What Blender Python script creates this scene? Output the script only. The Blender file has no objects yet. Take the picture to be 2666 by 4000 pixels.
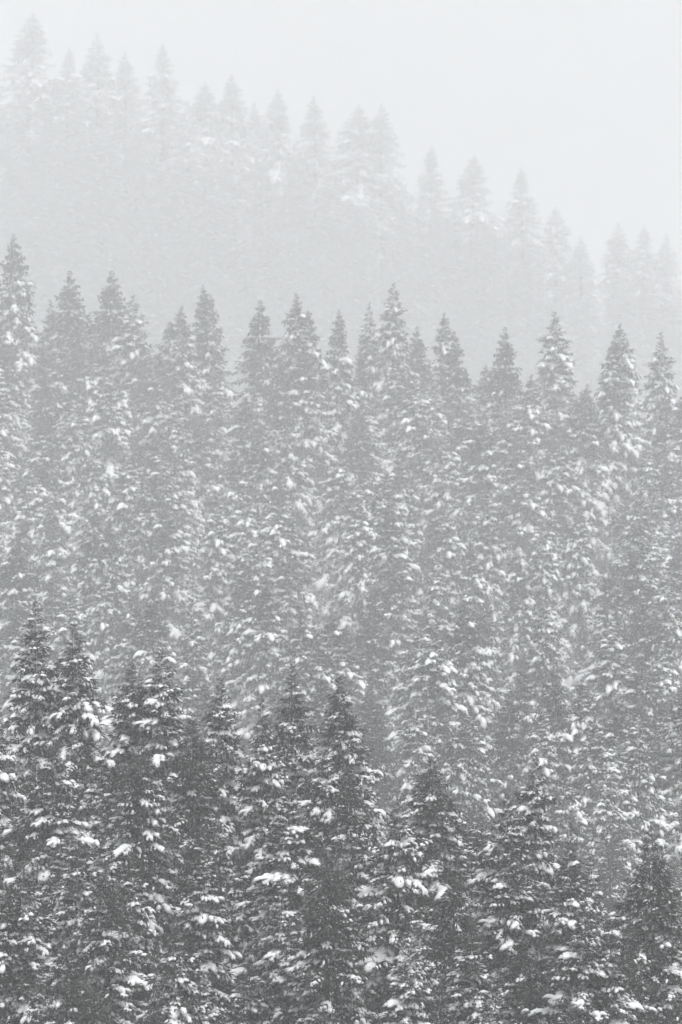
import bpy, math
import numpy as np
from mathutils import Matrix, Vector

# ------------------------------------------------------------------ camera, sky, sun, exposure
sc = bpy.context.scene
PITCH = math.radians(-4.5)          # the camera looks a little down across the valley
FPX = 5280.0                       # focal length in pixels of the 682 x 1024 frame
cam_d = bpy.data.cameras.new('camera')
cam_d.sensor_fit = 'VERTICAL'
cam_d.sensor_height = 36.0
cam_d.lens = 36.0 * FPX / 1024.0
cam_d.clip_start = 0.5
cam_d.clip_end = 8000.0
cam_d.dof.use_dof = True; cam_d.dof.focus_distance = 135.0; cam_d.dof.aperture_fstop = 4.0
cam = bpy.data.objects.new('camera', cam_d)
sc.collection.objects.link(cam)
cam.location = (0, 0, 0)
cam.rotation_euler = (math.radians(90) + PITCH, 0, 0)
sc.camera = cam

SUN_EL, SUN_AZ = math.radians(58), math.radians(150)     # azimuth clockwise from +Y
w = bpy.data.worlds.new('World'); sc.world = w; w.use_nodes = True
nt = w.node_tree; nt.nodes.clear()
sky = nt.nodes.new('ShaderNodeTexSky'); sky.sky_type = 'NISHITA'; sky.sun_disc = False
sky.sun_elevation = SUN_EL; sky.sun_rotation = SUN_AZ
sky.air_density = 1.0; sky.dust_density = 6.0; sky.ozone_density = 1.0
hs = nt.nodes.new('ShaderNodeHueSaturation'); hs.inputs['Saturation'].default_value = 0.10
bg = nt.nodes.new('ShaderNodeBackground'); bg.inputs['Strength'].default_value = 0.12
wo = nt.nodes.new('ShaderNodeOutputWorld')
nt.links.new(sky.outputs[0], hs.inputs['Color']); nt.links.new(hs.outputs[0], bg.inputs[0]); nt.links.new(bg.outputs[0], wo.inputs[0])

sun_d = bpy.data.lights.new('sun', 'SUN'); sun_d.energy = 0.6; sun_d.angle = math.radians(40)
sun_d.color = (1.0, 0.985, 0.96)
sun = bpy.data.objects.new('sun', sun_d); sc.collection.objects.link(sun)
sd = Vector((math.sin(SUN_AZ) * math.cos(SUN_EL), math.cos(SUN_AZ) * math.cos(SUN_EL), math.sin(SUN_EL)))
sun.rotation_euler = sd.to_track_quat('Z', 'Y').to_euler()
sun.location = (0, 0, 300)

vs = sc.view_settings
sc.display_settings.display_device = 'sRGB'
vs.view_transform = 'Standard'; vs.look = 'None'; vs.gamma = 1.0; vs.use_curve_mapping = False
vs.exposure = 0.56
sc.render.film_transparent = False
cy = sc.cycles
cy.use_denoising = True; cy.denoiser = 'OPENIMAGEDENOISE'
cy.max_bounces = 5; cy.diffuse_bounces = 1; cy.glossy_bounces = 1; cy.transmission_bounces = 1
cy.volume_bounces = 1; cy.transparent_max_bounces = 4
cy.use_adaptive_sampling = False
cy.pixel_filter_type = 'BLACKMAN_HARRIS'; cy.filter_width = 1.5
cy.caustics_reflective = False; cy.caustics_refractive = False

rng = np.random.default_rng(20)
COL = sc.collection

# ------------------------------------------------------------------ materials
def nodes(name):
    m = bpy.data.materials.new(name); m.use_nodes = True
    t = m.node_tree; b = t.nodes['Principled BSDF']
    return m, t, b

def snow_material():
    m, t, b = nodes('snow')
    tc = t.nodes.new('ShaderNodeTexCoord')
    n1 = t.nodes.new('ShaderNodeTexNoise'); n1.inputs['Scale'].default_value = 5.0; n1.inputs['Detail'].default_value = 4
    r = t.nodes.new('ShaderNodeValToRGB')
    r.color_ramp.elements[0].position = 0.3; r.color_ramp.elements[0].color = (0.70, 0.72, 0.74, 1)
    r.color_ramp.elements[1].position = 0.7; r.color_ramp.elements[1].color = (0.83, 0.84, 0.85, 1)
    n2 = t.nodes.new('ShaderNodeTexNoise'); n2.inputs['Scale'].default_value = 16.0; n2.inputs['Detail'].default_value = 3
    bp = t.nodes.new('ShaderNodeBump'); bp.inputs['Strength'].default_value = 0.6; bp.inputs['Distance'].default_value = 0.05
    t.links.new(tc.outputs['Object'], n1.inputs['Vector']); t.links.new(tc.outputs['Object'], n2.inputs['Vector'])
    t.links.new(n1.outputs[0], r.inputs[0]); t.links.new(r.outputs[0], b.inputs['Base Color'])
    t.links.new(n2.outputs[0], bp.inputs['Height']); t.links.new(bp.outputs[0], b.inputs['Normal'])
    b.inputs['Roughness'].default_value = 0.9; b.inputs['Specular IOR Level'].default_value = 0.1
    return m

def needle_material(name, lo, hi, cover):
    """dark spruce needles; pale speckle in object space: a dusting of fresh snow, widened as painted haze on the ridge"""
    m, t, b = nodes(name)
    tc = t.nodes.new('ShaderNodeTexCoord')
    n1 = t.nodes.new('ShaderNodeTexNoise'); n1.inputs['Scale'].default_value = 1.3; n1.inputs['Detail'].default_value = 3
    r = t.nodes.new('ShaderNodeValToRGB')
    r.color_ramp.elements[0].position = 0.3; r.color_ramp.elements[0].color = (0.017, 0.021, 0.018, 1)
    r.color_ramp.elements[1].position = 0.7; r.color_ramp.elements[1].color = (0.036, 0.041, 0.035, 1)
    n2 = t.nodes.new('ShaderNodeTexNoise'); n2.inputs['Scale'].default_value = 9.0; n2.inputs['Detail'].default_value = 2
    r2 = t.nodes.new('ShaderNodeValToRGB')
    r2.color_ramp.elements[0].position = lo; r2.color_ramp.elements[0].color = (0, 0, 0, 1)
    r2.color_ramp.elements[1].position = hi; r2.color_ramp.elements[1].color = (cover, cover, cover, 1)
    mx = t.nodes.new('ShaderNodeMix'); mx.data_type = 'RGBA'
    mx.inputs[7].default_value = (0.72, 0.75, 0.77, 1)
    t.links.new(tc.outputs['Object'], n1.inputs['Vector']); t.links.new(tc.outputs['Object'], n2.inputs['Vector'])
    t.links.new(n1.outputs[0], r.inputs[0]); t.links.new(n2.outputs[0], r2.inputs[0])
    t.links.new(r2.outputs[0], mx.inputs[0]); t.links.new(r.outputs[0], mx.inputs[6])
    t.links.new(mx.outputs[2], b.inputs['Base Color'])
    b.inputs['Roughness'].default_value = 0.75; b.inputs['Specular IOR Level'].default_value = 0.2
    return m

def bark_material():
    m, t, b = nodes('bark')
    tc = t.nodes.new('ShaderNodeTexCoord')
    mp = t.nodes.new('ShaderNodeMapping'); mp.inputs['Scale'].default_value = (8, 8, 1.5)
    n1 = t.nodes.new('ShaderNodeTexNoise'); n1.inputs['Scale'].default_value = 3.0; n1.inputs['Detail'].default_value = 5
    r = t.nodes.new('ShaderNodeValToRGB')
    r.color_ramp.elements[0].color = (0.03, 0.026, 0.022, 1); r.color_ramp.elements[1].color = (0.12, 0.10, 0.085, 1)
    t.links.new(tc.outputs['Object'], mp.inputs[0]); t.links.new(mp.outputs[0], n1.inputs['Vector'])
    t.links.new(n1.outputs[0], r.inputs[0]); t.links.new(r.outputs[0], b.inputs['Base Color'])
    b.inputs['Roughness'].default_value = 0.95
    return m

def flake_material():
    m, t, b = nodes('snowflake')
    tr = t.nodes.new('ShaderNodeBsdfTranslucent'); tr.inputs[0].default_value = (0.95, 0.95, 0.96, 1)
    df = t.nodes.new('ShaderNodeBsdfDiffuse'); df.inputs[0].default_value = (0.95, 0.95, 0.96, 1)
    mx = t.nodes.new('ShaderNodeMixShader'); mx.inputs[0].default_value = 0.5
    t.nodes.remove(b)
    t.links.new(df.outputs[0], mx.inputs[1]); t.links.new(tr.outputs[0], mx.inputs[2])
    t.links.new(mx.outputs[0], t.nodes['Material Output'].inputs[0])
    return m

SNOW, NEEDLE, BARK, FLAKE = snow_material(), needle_material('spruce_needles', .58, .68, .5), bark_material(), flake_material()

HAZED_NEEDLE = needle_material('hazed_spruce_needles', .32, .54, .85)       # ridge needles: snow dusting widened to paint in more haze veil

# ------------------------------------------------------------------ helpers
def mesh_np(name, V, F, mat, smooth=False):
    """V (n,3), F (m,k) all faces with k corners"""
    me = bpy.data.meshes.new(name)
    n, m, k = len(V), len(F), F.shape[1]
    me.vertices.add(n); me.vertices.foreach_set('co', np.ascontiguousarray(V, dtype=np.float32).ravel())
    me.loops.add(m * k); me.loops.foreach_set('vertex_index', np.ascontiguousarray(F, dtype=np.int32).ravel())
    me.polygons.add(m); me.polygons.foreach_set('loop_start', np.arange(0, m * k, k, dtype=np.int32))
    me.polygons.foreach_set('use_smooth', np.full(m, smooth))
    me.update(calc_edges=True)
    me.materials.append(mat)
    return me

def link(name, data, parent=None):
    o = bpy.data.objects.new(name, data); COL.objects.link(o)
    if parent is not None: o.parent = parent
    return o

def smoothstep(a, b, x):
    t = np.clip((x - a) / (b - a), 0, 1); return t * t * (3 - 2 * t)

# ------------------------------------------------------------------ ground
KD = np.array([-400, -60, 0, 13, 35, 65, 86, 113.6, 119, 138, 168, 240, 330, 440, 540, 562, 640, 800, 1045, 1336, 1375, 1480, 1700, 4000], float)
KZ = np.array([10, 2, -1.8, -4, -15, -19.7, -17.5, -12, -12, -18, -24.5, -24, -23.5, -17, -5, -4, -22, -26, -13, 59, 59, 10, 0, 0], float)
KZ = KZ + math.tan(PITCH) * np.clip(KD, -60, 1500)
def ground(X, D):
    X = np.asarray(X, float); D = np.asarray(D, float)
    z = np.interp(D, KD, KZ)
    far = smoothstep(700, 1050, D) * (1 - smoothstep(1420, 1700, D))
    z = z + far * (-0.31 * 134 * np.tanh(X / 134))
    near = smoothstep(77, 100, D)* (0.5 + 0.5 * smoothstep(150, 300, D))
    z = z + near * (0.7 * np.sin(X * 0.11 + D * 0.05) + 0.6 * np.sin(X * 0.05 - D * 0.083 + 1.0))
    return z
def px_to(x, y, D):
    q = D / (math.cos(PITCH) - (512 - y) / FPX * math.sin(PITCH))      # depth along the camera's axis
    return (x - 341) / FPX * q, q * ((512 - y) / FPX * math.cos(PITCH) + math.sin(PITCH))
def to_px(X, D, Z):
    q = D * math.cos(PITCH) + Z * math.sin(PITCH); v = -D * math.sin(PITCH) + Z * math.cos(PITCH)
    return 341 + X / q * FPX, 512 - v / q * FPX

gx = np.unique(np.concatenate([np.linspace(-1500, -120, 24), np.linspace(-120, 120, 81), np.linspace(120, 1500, 24)]))
gd = np.unique(np.concatenate([np.linspace(-400, 70, 26), np.linspace(70, 1500, 287), np.linspace(1500, 3500, 21)]))
GX, GD = np.meshgrid(gx, gd)
GV = np.stack([GX.ravel(), GD.ravel(), ground(GX, GD).ravel()], 1)
nx, nd = len(gx), len(gd)
ii = (np.arange(nd - 1)[:, None] * nx + np.arange(nx - 1)[None]).ravel()
GF = np.stack([ii, ii + 1, ii + nx + 1, ii + nx], 1)
g = link('ground', mesh_np('ground', GV, GF, SNOW, True)); g['kind'] = 'structure'
g['label'] = 'snow covered forest floor rising up the hillside'

# ------------------------------------------------------------------ spruce boughs
def icosphere(sub):
    t = (1 + 5 ** .5) / 2
    v = [(-1, t, 0), (1, t, 0), (-1, -t, 0), (1, -t, 0), (0, -1, t), (0, 1, t), (0, -1, -t), (0, 1, -t), (t, 0, -1), (t, 0, 1), (-t, 0, -1), (-t, 0, 1)]
    v = [np.array(p) / np.linalg.norm(p) for p in v]
    f = [(0, 11, 5), (0, 5, 1), (0, 1, 7), (0, 7, 10), (0, 10, 11), (1, 5, 9), (5, 11, 4), (11, 10, 2), (10, 7, 6), (7, 1, 8), (3, 9, 4), (3, 4, 2), (3, 2, 6), (3, 6, 8), (3, 8, 9), (4, 9, 5), (2, 4, 11), (6, 2, 10), (8, 6, 7), (9, 8, 1)]
    for _ in range(sub):
        cache = {}; nf = []
        def mid(a, b):
            k = (min(a, b), max(a, b))
            if k not in cache:
                p = v[a] + v[b]; v.append(p / np.linalg.norm(p)); cache[k] = len(v) - 1
            return cache[k]
        for a, b, c in f:
            ab, bc, ca = mid(a, b), mid(b, c), mid(c, a)
            nf += [(a, ab, ca), (b, bc, ab), (c, ca, bc), (ab, bc, ca)]
        f = nf
    return np.array(v), np.array(f)
ICO = [icosphere(0), icosphere(1)]

def blob(c, d, rx, ry, rz, r, lod=1):
    """lumpy snow pillow, long axis along d, flat underside"""
    d = d / np.linalg.norm(d)
    s = np.cross([0, 0, 1.0], d); s /= (np.linalg.norm(s) + 1e-9)
    u = np.cross(d, s)
    V, F = ICO[lod]
    p = V * (1 + r.uniform(-.2, .2, (len(V), 1)) * (1 if lod else .5))
    z = np.where(p[:, 2] < 0, p[:, 2] * 0.45, p[:, 2]) * rz
    z = z - .38 * p[:, 0] ** 2 * rx - .42 * p[:, 1] ** 2 * ry            # draped over the twigs
    return c + p[:, :1] * rx * d + p[:, 1:2] * ry * s + z[:, None] * u, F

def make_bough(L, r, load, dens=1.0, fine=False):
    """needle sprays and snow of one bough along +x"""
    up = r.uniform(0.12, 0.34); dr = r.uniform(0.34, 0.62); bend = r.uniform(-.12, .12)
    def axis(t):
        t = np.asarray(t, float)
        return np.stack([L * t, L * bend * t * t, L * (up * t - dr * t * t)], -1)
    V, F = [], []
    def spray(p, d, ln, wd):
        """a narrow kite of needles from p along d"""
        d = d / (np.linalg.norm(d) + 1e-9)
        a = r.normal(size=3); s = np.cross(d, a); s /= (np.linalg.norm(s) + 1e-9)
        k = len(V)
        wd = wd * (.85 if fine else 1.1)
        V.extend([p, p + d * ln * .45 + s * wd * .5, p + d * ln, p + d * ln * .45 - s * wd * .5])
        F.append((k, k + 1, k + 2, k + 3))
    tw = []
    n = max(4, int(L / 0.12 * dens))
    wmax = 0.27 * L + 0.13
    for i in range(n):
        for sgn in (-1, 1):
            t = np.clip((i + r.uniform(.1, .9)) / n * .92 + .08, 0, 1)
            prof = np.interp(t, [0.08, .35, .75, 1], [.45, 1, .75, .3])
            ln = wmax * prof * r.uniform(.7, 1.2)
            p0 = axis(t)
            ang = math.radians(r.uniform(38, 68)) * sgn
            d = np.array([math.cos(ang), math.sin(ang), r.uniform(-.45, .05)])
            tw.append((p0, d, ln))
            ns = max(2, int(ln / (0.088 if fine else 0.12)))
            for j in range(ns):
                q = (j + r.random()) / ns
                pp = p0 + d * ln * q + np.array([0, 0, -.35 * ln * q * q])
                dd = d + np.array([0, 0, -.6 * q]) + r.normal(size=3) * .35
                spray(pp, dd, r.uniform(.15, .27), r.uniform(.05, .09))
    for i in range(int(n * 2.2)):                    # twigs hanging below the bough, and the leading shoot
        t = r.uniform(.15, 1); p0 = axis(t)
        spray(p0 + r.normal(size=3) * .04, np.array([r.uniform(-.1, .5), r.normal() * .35, -1.0]), r.uniform(.18, .42), r.uniform(.05, .09))
    for i in range(int(n * .8)):
        t = r.uniform(.1, 1); p0 = axis(t)
        spray(p0, np.array([1.0, r.normal() * .4, r.normal() * .4]), r.uniform(.15, .28), r.uniform(.04, .07))
    SV, SF = [], []
    def add(b):
        k = sum(len(x) for x in SV); SV.append(b[0]); SF.append(b[1] + k)
    t = r.uniform(.22, .45)
    while t < 1.04:                                  # pillows along the outer bough, the last one over its end
        sz = float(np.clip(r.lognormal(-.1, .3), .5, 1.45)) * load
        rx = (0.10 + 0.075 * L) * sz * r.uniform(.8, 1.5); ry = (0.055 + 0.040 * L) * sz; rz = (0.045 + 0.026 * L) * sz
        d = axis(min(t + .05, 1.05)) - axis(t - .05)
        if r.random() < .9 * min(1, load):
            c = axis(min(t, 1)) + np.array([0, r.normal() * .04, rz * .3 + .02])
            add(blob(c, d, rx, ry, rz, r, 1 if rx > .19 else 0))
            for _ in range(int(r.integers(1, 4))):       # smaller lobes slumping off the sides
                sg = r.choice([-1, 1])
                dd = d / np.linalg.norm(d) + np.array([0, sg * r.uniform(.4, 1.4), -r.uniform(.1, .6)])
                lx = rx * r.uniform(.4, .7)
                add(blob(c + np.array([r.normal() * rx * .5, sg * ry * r.uniform(.9, 1.7), -rz * r.uniform(.2, .6)]), dd, lx, ry * r.uniform(.45, .7), rz * r.uniform(.6, .9), r, 1 if lx > .15 else 0))
        t += rx / L * r.uniform(.9, 1.5)
    nt_ = int(len(tw) * .40 * load * load)
    for k in r.choice(len(tw), min(nt_, len(tw)), replace=False):   # snow fingers on the side twigs
        p0, d, ln = tw[k]
        q = r.uniform(.45, .9)
        c = p0 + d * ln * q + np.array([0, 0, -.35 * ln * q * q + .025])
        sz = r.uniform(.45, 1.25) * (0.55 + .4 * load)
        add(blob(c, d + np.array([0, 0, -.5 * q]), (.07 + .2 * ln) * sz, (.035 + .035 * ln) * sz, .042 * sz, r, 0))
    if not SV: add(blob(axis(.8), np.array([1, 0, -.2]), .06, .05, .04, r))
    return (np.array(V), np.array(F)), (np.concatenate(SV), np.concatenate(SF))

CLS = {'short': .6, 'mid': 1.25, 'long': 2.1}
BOUGH = {}
for c, L in CLS.items():
    for ld, load in (('bare', .3), ('light', .78), ('heavy', 1.12)):
        for k in range(4):
            BOUGH[(c, ld, k)] = make_bough(L, rng, load, 1.0 if c != 'long' else .7)
            BOUGH[(c, ld, k + 4)] = make_bough(L, rng, load, 1.15 if c != 'long' else .85, True)
BOUGH_ME = {}
def bough_meshes(key):
    if key not in BOUGH_ME:
        (v, f), (sv, sf) = BOUGH[key]
        BOUGH_ME[key] = (mesh_np('bough', v, f, NEEDLE), mesh_np('snow', sv, sf, SNOW, True))
    return BOUGH_ME[key]

def rot_z(a): return np.array([[math.cos(a), -math.sin(a), 0], [math.sin(a), math.cos(a), 0], [0, 0, 1]])
def rot_y(a): return np.array([[math.cos(a), 0, math.sin(a)], [0, 1, 0], [-math.sin(a), 0, math.cos(a)]])
def rot_x(a): return np.array([[1, 0, 0], [0, math.cos(a), -math.sin(a)], [0, math.sin(a), math.cos(a)]])

H0 = 20.0
def design_tree(r, width=1.0, heavy=.5, twin=False, bare_tip=1.5, H0=20.0, Lmax=2.55, fine=False):
    """list of (bough key, 3x3 matrix, position, depth below tip) for a spruce H0 metres tall"""
    out = []
    lean = r.normal(size=2) * .006
    stems = [(0.0, 0.0, H0)]
    if twin: stems.append((r.uniform(.5, .9) * r.choice([-1, 1]), r.uniform(-.3, .3), H0 - r.uniform(.4, 1.2)))
    for si, (sx, sy, top) in enumerate(stems):
        h = 0.12; az = r.uniform(0, 6.28)
        hmax = H0 - 3.0 if si == 0 else 4.0
        while h < hmax:
            n = 6 if h < 1.2 else (7 if h < 4 else (6 if h < 8 else 4))
            Lb = min(Lmax * width, (.06 + .275 * h ** .98) * width)
            lopside = r.uniform(.82, 1.12)
            for k in range(n):
                az += 6.28 / n + r.normal() * .35
                L = Lb * lopside * r.uniform(.62, 1.22)
                cls = 'short' if L < .85 else ('mid' if L < 1.6 else 'long')
                s = L / CLS[cls]
                ld = ('heavy' if r.random() < heavy else 'light') if (h > .75 * bare_tip + r.normal() * .6 and r.random() < (.82 if fine else .88)) else 'bare'
                tilt = np.interp(h, [0, .8, 2.5, 6, 17], [-.95, -.6, -.18, .06, .2]) + r.normal() * .12
                M = rot_z(az) @ rot_y(tilt) @ rot_x(r.normal() * .15) * s
                hh = h + r.normal() * .09
                p = np.array([sx + lean[0] * h, sy + lean[1] * h, top - max(hh, .05)])
                out.append(((cls, ld, int(r.integers(4)) + 4 * fine), M, p, h))
            az += .5
            h += np.interp(h, [0, 1, 4, 10, 17], [.11, .19, .33, .5, 1.1]) * r.uniform(.8, 1.25)
    return out, stems

def join(design, hmin, hmax):
    NV, NF, SV, SF = [], [], [], []; a = b = 0
    for key, M, p, h in design:
        if not (hmin <= h < hmax): continue
        (v, f), (sv, sf) = BOUGH[key]
        NV.append(v @ M.T + p); NF.append(f + a); a += len(v)
        SV.append(sv @ M.T + p); SF.append(sf + b); b += len(sv)
    return (np.concatenate(NV), np.concatenate(NF)), (np.concatenate(SV), np.concatenate(SF))

def trunk_mesh(r, stems):
    V, F = [], []
    for si, (sx, sy, top) in enumerate(stems):
        zs = np.concatenate([[-1.2, 0, .5], np.linspace(2, top, 12)]) if si == 0 else np.linspace(top - 4.5, top, 6)
        rad = np.interp(zs, [-1, 0, .5, top * .5, top - 2, top], [.30, .27, .22, .12, .022, .006])
        wob = np.cumsum(r.normal(size=(len(zs), 2)) * .012, 0); wob[-1] *= .3
        k = len(V)
        for z, q, wv in zip(zs, rad, wob):
            for j in range(7):
                a = j / 7 * 6.283
                V.append((sx * (1 if si == 0 else np.clip((z - top + 4.5) / 1.5, 0, 1)) + wv[0] + q * math.cos(a), sy + wv[1] + q * math.sin(a), z))
        for i in range(len(zs) - 1):
            for j in range(7):
                F.append((k + i * 7 + j, k + i * 7 + (j + 1) % 7, k + (i + 1) * 7 + (j + 1) % 7, k + (i + 1) * 7 + j))
    return mesh_np('trunk', np.array(V), np.array(F), BARK, True)

#            width heavy twin bare   look words
VAR = [(1.00, .60, False, 1.8, 'conical'),
       (0.80, .45, False, 3.2, 'dark-tipped'),
       (1.12, .75, False, 1.0, 'snow-laden'),
       (0.95, .25, False, 4.5, 'dark'),
       (1.05, .60, True, 2.2, 'twin-topped'),
       (0.74, .70, False, 1.4, 'snow-caked'),
       (1.18, .50, False, 2.8, 'drooping'),
       (0.90, .85, False, 0.4, 'white-tipped')]
TREES = []                                          # first eight: young front trees; next eight: coarser old trees of the upper slope
for Hd, Lmax, fine in ((16.0, 2.2, True), (15.5, 2.1, False)):
    for wd, hv, tw_, bt, words in VAR:
        des, stems = design_tree(rng, wd, hv * (.75 if fine else 1), tw_, bt, Hd, Lmax, fine)
        TREES.append({'des': des, 'trunk': trunk_mesh(rng, stems), 'words': words, 'H': Hd})
SPLIT_H = 8.0
def tree_full(v, hazed=False):
    T = TREES[v]; k = 'hazed' if hazed else 'full'
    if k not in T:
        n, s = join(T['des'], 0, 99)
        if hazed:
            me = tree_full(v)[0].copy(); me.materials[0] = HAZED_NEEDLE
            T[k] = (me, tree_full(v)[1])
        else:
            T[k] = (mesh_np('crown', *n, NEEDLE), mesh_np('snow', *s, SNOW, True))
    return T[k]
def tree_low(v):
    T = TREES[v]
    if 'low' not in T:
        n, s = join(T['des'], SPLIT_H, 99)
        T['low'] = (mesh_np('lower_crown', *n, NEEDLE), mesh_np('lower_snow', *s, SNOW, True))
    return T['low']

def plant(X, D, h, v, az, label, group, boughs=False, hazed=False):
    e = link('spruce_tree', None); e.empty_display_size = .5
    s = h / TREES[v]['H']; e.location = (X, D, float(ground(X, D))); e.rotation_euler = (rng.normal() * .014, rng.normal() * .014, az)
    k = s * STRETCH * rng.uniform(.84, 1.16) * (1.4 if hazed else 1); e.scale = (k, k, s)
    e['label'] = label; e['category'] = 'tree'; e['group'] = group
    link('trunk', TREES[v]['trunk'], e)
    if boughs:
        for key, M, p, hh in TREES[v]['des']:
            if hh >= SPLIT_H: continue
            bm_, sm_ = bough_meshes(key)
            b = link('bough', bm_, e)
            M4 = np.eye(4); M4[:3, :3] = M; M4[:3, 3] = p
            b.matrix_local = Matrix(M4.tolist())
            link('snow', sm_, b)
        a, c = tree_low(v)
        o = link('lower_crown', a, e); link('snow', c, o)['kind'] = 'stuff'
    else:
        a, c = tree_full(v, hazed)
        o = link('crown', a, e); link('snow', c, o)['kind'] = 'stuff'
    return e
STRETCH = 1.13

# ------------------------------------------------------------------ where the trees stand
S = 682 / 1568.0
tips_a = [(95, 1375), (185, 1435), (295, 1525), (385, 1488), (505, 1548), (595, 1598), (675, 1522), (790, 1555), (4, 1590),
          (822, 1735), (895, 1830), (985, 1738), (1150, 1828), (1215, 1735), (1295, 1890), (250, 1985), (762, 1955),
          (1194, 1931), (1299, 1933), (1425, 2093), (1500, 1900), (440, 1640), (120, 1700)]
tips_b = [(40, 540), (110, 690), (165, 622), (252, 622), (305, 680), (400, 705), (468, 655), (497, 675), (590, 690), (680, 675),
          (768, 712), (850, 695), (903, 652), (960, 750), (1027, 718), (1060, 760), (1158, 752), (1210, 860), (1290, 718),
          (1350, 880), (1415, 770), (1440, 743), (1520, 765)]
tips_c = [(225, 75), (290, 120), (370, 100), (480, 190), (535, 170), (640, 205), (730, 220), (815, 240), (880, 238), (990, 335),
          (1085, 355), (1210, 385), (1280, 475), (1345, 545), (1420, 510), (1470, 520), (1525, 535), (60, 30), (150, 110), (430, 230), (590, 235)]

placed = []                                         # X, D, h, stand, ytip, hand
def solve(x, y, D0, D1, h, stand):
    """the spot on the hillside where a tree about h tall reaches the seen tip"""
    Ds = np.linspace(D0, D1, 200); X, Z = px_to(x, y, Ds)
    hh = Z - ground(X, Ds)
    pen = np.abs(hh - h)
    for q in placed:
        if q[3] == stand:
            pen = pen + 6 * np.clip({'a': .8, 'b': 2.6, 'c': 3.5}[stand] - np.hypot(q[0] - X, q[1] - Ds), 0, None)
    i = int(np.argmin(pen))
    placed.append((float(X[i]), float(Ds[i]), float(hh[i]), stand, y, True))
for x, y in tips_a: solve(x * S, y * S, 88.5, 116.5, rng.uniform(8.2, 9.5), 'a')
for x, y in tips_b: solve(x * S, y * S, 490, 560, rng.uniform(24, 28), 'b')
for x, y in tips_c: solve(x * S, y * S, 1235, 1370, rng.uniform(35, 40), 'c')

lim = {'a': ([0, 41, 170, 300, 345, 400, 480, 530, 600, 682], [705, 655, 700, 700, 715, 810, 800, 800, 850, 880]),
       'b': ([0, 165, 320, 480, 560, 682], [305, 335, 330, 350, 375, 375]),
       'c': ([0, 100, 165, 270, 380, 430, 520, 560, 600, 682], [55, 60, 75, 105, 120, 160, 185, 225, 245, 250])}
def fill(stand, D0, D1, spacing, n_try, hlo, hhi, margin):
    for _ in range(n_try):
        D = rng.uniform(D0, D1); hw = 341 / FPX * D + margin
        X = rng.uniform(-hw, hw)
        sp = spacing * rng.uniform(.85, 1.2)
        if any(q[3] == stand and math.hypot(q[0] - X, q[1] - D) < sp for q in placed): continue
        h = rng.uniform(hlo, hhi)
        if stand == 'b': h *= np.interp(D, [170, 290, 550], [.70, 1.0, 1.42])          # taller stems further up
        gz = float(ground(X, D)); xp, yt = to_px(X, D, gz + h)
        l = np.interp(xp, *lim[stand]) - (8 if stand == 'c' else 0)
        if yt < l + 12:
            h2 = px_to(xp, l + 12 + rng.uniform(0, 25), D)[1] - gz
            if h2 < hlo * (.5 if stand == 'b' else .7): continue
            h = min(h, h2); yt = to_px(X, D, gz + h)[1]
        placed.append((X, D, h, stand, yt, False))
fill('a', 84, 116.5, 1.78, 5000, 6.7, 9.3, .9)
fill('b', 165, 260, 4.6, 2500, 16, 19, 1.0)
fill('b', 260, 555, 8.0, 8000, 16, 19, 1.5)
# leave out the trees that stand wholly behind others (rough cones, front to back)
cover = np.zeros((1024, 682), bool); seen = {}
ys_, xs_ = np.mgrid[0:1024, 0:682]
for q in sorted(placed, key=lambda q: q[1]):
    gz = float(ground(q[0], q[1])); xt, yt = to_px(q[0], q[1], gz + q[2]); k = FPX / q[1]
    y0, y1 = int(max(0, yt)), int(min(1024, yt + (q[2] - 1.5) * k)); x0, x1 = int(max(0, xt - 3 * k)), int(min(682, xt + 3 * k))
    if y1 <= y0 or x1 <= x0: seen[id(q)] = 0; continue
    d = (ys_[y0:y1, x0:x1] - yt) / k
    m = np.abs(xs_[y0:y1, x0:x1] - xt) / k < np.minimum(.115 * q[2], .05 + .23 * d)
    sub = cover[y0:y1, x0:x1]
    seen[id(q)] = int((m & ~sub).sum()); sub |= m
keep = set(sorted(seen, key=lambda i: -seen[i])[:298])
placed[:] = [q for q in placed if q[3] == 'c' or q[5] or (id(q) in keep and seen[id(q)] > 25)]
na = sum(q[3] == 'a' for q in placed); nb = sum(q[3] == 'b' for q in placed)
print('TREES a', na, 'b', nb, 'c', sum(q[3] == 'c' for q in placed))

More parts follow.
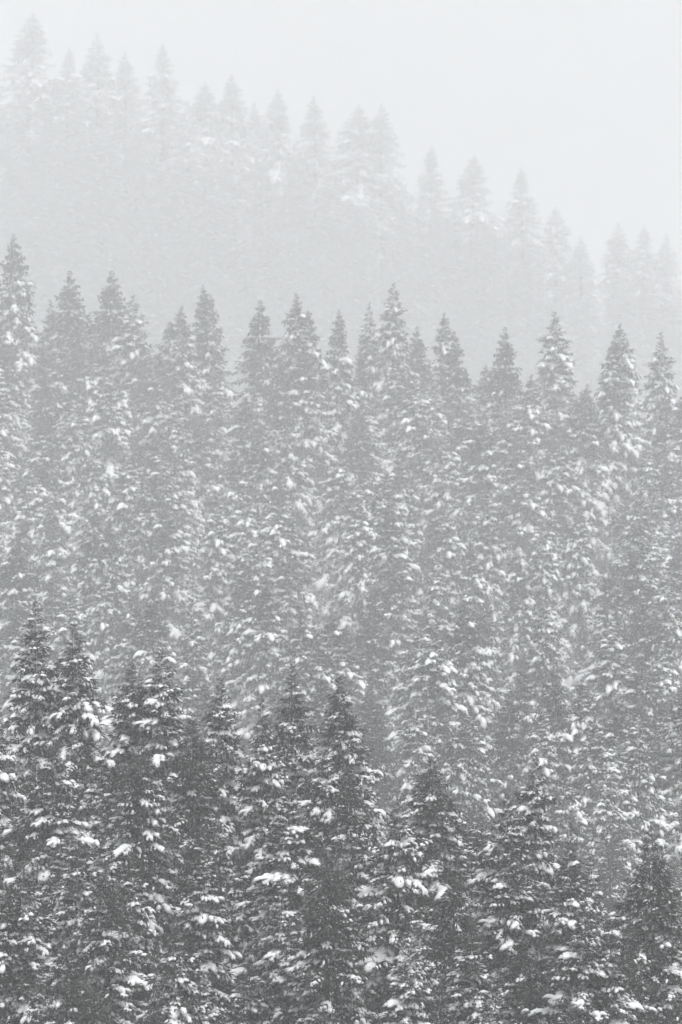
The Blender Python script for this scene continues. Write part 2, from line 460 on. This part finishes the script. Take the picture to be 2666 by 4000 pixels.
order = sorted([q for q in placed if q[3] == 'a' and abs(341 + q[0] / q[1] * FPX - 341) < 345], key=lambda q: (not q[5], q[4]))
bough_set = set(id(q) for q in order[:26])
looks = []
for q in placed:
    v = int(rng.integers(len(VAR)))
    if q[5] and q[3] == 'b' and v in (2, 6): v = int(rng.choice([0, 1, 3, 7]))
    if q[3] == 'c': v = int(rng.choice([0, 1, 3, 5]))
    looks.append(v)
def nearest(i, test):
    q = placed[i]
    c = [(math.hypot(p[0] - q[0], p[1] - q[1]), looks[k]) for k, p in enumerate(placed) if k != i and p[3] == q[3] and test(p[0] - q[0], p[1] - q[1])]
    c.sort(); return [VAR[k][4] for _, k in c[:2]]
labels = set()
def word(a): return 'a ' + a + ' one'
for i, q in enumerate(placed):
    X, D, h, st, yt, hand = q
    v = looks[i] + (len(VAR) if st != 'a' else 0)
    where = {'a': 'front-stand', 'b': 'hazy mid-slope', 'c': 'faint ridge'}[st]
    hr = h / {'a': 9.4, 'b': 18.5 * np.interp(D, [170, 290, 550], [.70, 1.0, 1.42]), 'c': 38}[st]
    size = 'tall' if hr > .91 else ('medium' if hr > .79 else 'short')
    beside = nearest(i, lambda dx, dd: abs(dx) > .7 * abs(dd)) or nearest(i, lambda dx, dd: True); below = nearest(i, lambda dx, dd: dd < 0 and abs(dx) < abs(dd))
    up = f", uphill of {word(below[0])}" if below else ''
    lab = f"{size} {VAR[looks[i]][4]} {where} spruce beside {word(beside[0])}{up}"
    if lab in labels: lab = f"{size} {VAR[looks[i]][4]} {where.split()[-1]} spruce beside a {beside[0]} and {word(beside[-1])}{up}"
    labels.add(lab)
    group = {'a': 'spruces of the clear front stand', 'b': 'spruces of the hazy middle slope', 'c': 'spruces on the faint far ridge'}[st]
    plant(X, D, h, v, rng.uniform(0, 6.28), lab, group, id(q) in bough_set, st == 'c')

# the rest of the far ridge's wood, one mass in the snowfall
placed_c0 = len(placed)
fill('c', 1000, 1365, 8.0, 5000, 28, 36, 5)
def low_tree(r):
    V, F = [], []
    for i in range(480):
        h = 18 * r.random() ** .8 + .1
        Lb = min(2.5, .18 + .32 * h ** .92) * r.uniform(.5, 1.15)
        a = r.uniform(0, 6.28); d = np.array([math.cos(a), math.sin(a), 0])
        s = np.array([-d[1], d[0], 0]); p = np.array([0, 0, H0 - h])
        k = len(V)
        e = p + d * Lb + np.array([0, 0, np.interp(h, [0, 2, 14], [.3, 0, -.3]) * Lb])
        wv = .16 * Lb + .06
        m = (p + e) / 2 + np.array([0, 0, .06 * Lb])
        V += [p, m + s * wv, e, m - s * wv]; F.append((k, k + 1, k + 2, k + 3))
    return np.array(V), np.array(F)
LOW = [low_tree(rng) for _ in range(6)]
FV, FF = [], []; k = 0
for q in placed[placed_c0:]:
    v, f = LOW[int(rng.integers(6))]
    s = q[2] / H0; v2 = (v @ rot_z(rng.uniform(0, 6.28)).T) * s + np.array([q[0], q[1], float(ground(q[0], q[1]))])
    FV.append(v2); FF.append(f + k); k += len(v)
o = link('distant_forest', mesh_np('distant_forest', np.concatenate(FV), np.concatenate(FF), HAZED_NEEDLE))
o['kind'] = 'stuff'; o['label'] = 'faint mass of spruce wood covering the far ridge slope'; o['category'] = 'forest'

# ------------------------------------------------------------------ falling snow (round flakes, thickest over the upper slope)
def flake_zone(n, X0, D0, D1, zlo, zhi, r0, r1):
    P = np.stack([rng.uniform(-X0, X0, n), rng.uniform(D0, D1, n), rng.uniform(zlo, zhi, n)], 1)
    R = rng.uniform(r0, r1, n)
    ok = P[:, 2] > ground(P[:, 0], P[:, 1]) + .05
    return P[ok], R[ok]
Z = [flake_zone(70000, 18, 65, 125, -30, 6, .002, .004),
     flake_zone(270000, 45, 125, 560, -75, 25, .004, .009)]
P = np.concatenate([z[0] for z in Z]).astype(np.float32); R = np.concatenate([z[1] for z in Z]).astype(np.float32)
me = bpy.data.meshes.new('falling_snow'); me.vertices.add(len(P)); me.vertices.foreach_set('co', P.ravel())
at = me.attributes.new('flake_radius', 'FLOAT', 'POINT'); at.data.foreach_set('value', R)
me.materials.append(FLAKE)
fs = link('falling_snow', me); fs['kind'] = 'stuff'; fs['label'] = 'fine snowflakes falling thickly between the spruces'; fs['category'] = 'snowfall'
ng = bpy.data.node_groups.new('flakes', 'GeometryNodeTree')
ng.interface.new_socket('Geometry', in_out='INPUT', socket_type='NodeSocketGeometry')
ng.interface.new_socket('Geometry', in_out='OUTPUT', socket_type='NodeSocketGeometry')
gi = ng.nodes.new('NodeGroupInput'); go = ng.nodes.new('NodeGroupOutput')
mp = ng.nodes.new('GeometryNodeMeshToPoints')
na_ = ng.nodes.new('GeometryNodeInputNamedAttribute'); na_.data_type = 'FLOAT'; na_.inputs['Name'].default_value = 'flake_radius'
sm = ng.nodes.new('GeometryNodeSetMaterial'); sm.inputs['Material'].default_value = FLAKE
ng.links.new(gi.outputs[0], mp.inputs['Mesh']); ng.links.new(na_.outputs[0], mp.inputs['Radius'])
ng.links.new(mp.outputs[0], sm.inputs['Geometry']); ng.links.new(sm.outputs[0], go.inputs[0])
fs.modifiers.new('flakes', 'NODES').node_group = ng

# ------------------------------------------------------------------ haze
HAZE = 0.00118
hm = bpy.data.materials.new('haze'); hm.use_nodes = True
t = hm.node_tree; t.nodes.remove(t.nodes['Principled BSDF'])
pv = t.nodes.new('ShaderNodeVolumePrincipled'); pv.inputs['Color'].default_value = (0.93, 0.945, 0.955, 1)
pv.inputs['Density'].default_value = HAZE; pv.inputs['Anisotropy'].default_value = 0.0
t.links.new(pv.outputs[0], t.nodes['Material Output'].inputs['Volume'])
zlo = float(GV[:, 2].min()) - 1.0
x0, x1, y0, y1, z0, z1 = -1502, 1502, -402, 3502, zlo, 60.0
bv = np.array([(x, y, z) for x in (x0, x1) for y in (y0, y1) for z in (z0, z1)], float)
bf = np.array([(0, 1, 3, 2), (4, 6, 7, 5), (0, 4, 5, 1), (2, 3, 7, 6), (0, 2, 6, 4), (1, 5, 7, 3)])
hz = link('haze', mesh_np('haze', bv, bf, hm)); hz['kind'] = 'stuff'; hz['label'] = 'pale snowy air veiling the hillside'
tris = sum(len(m.loops) - 2 * len(m.polygons) for m in bpy.data.meshes)
print('UNIQUE TRIS', tris, 'OBJECTS', len(bpy.data.objects), 'FLAKES', len(P))
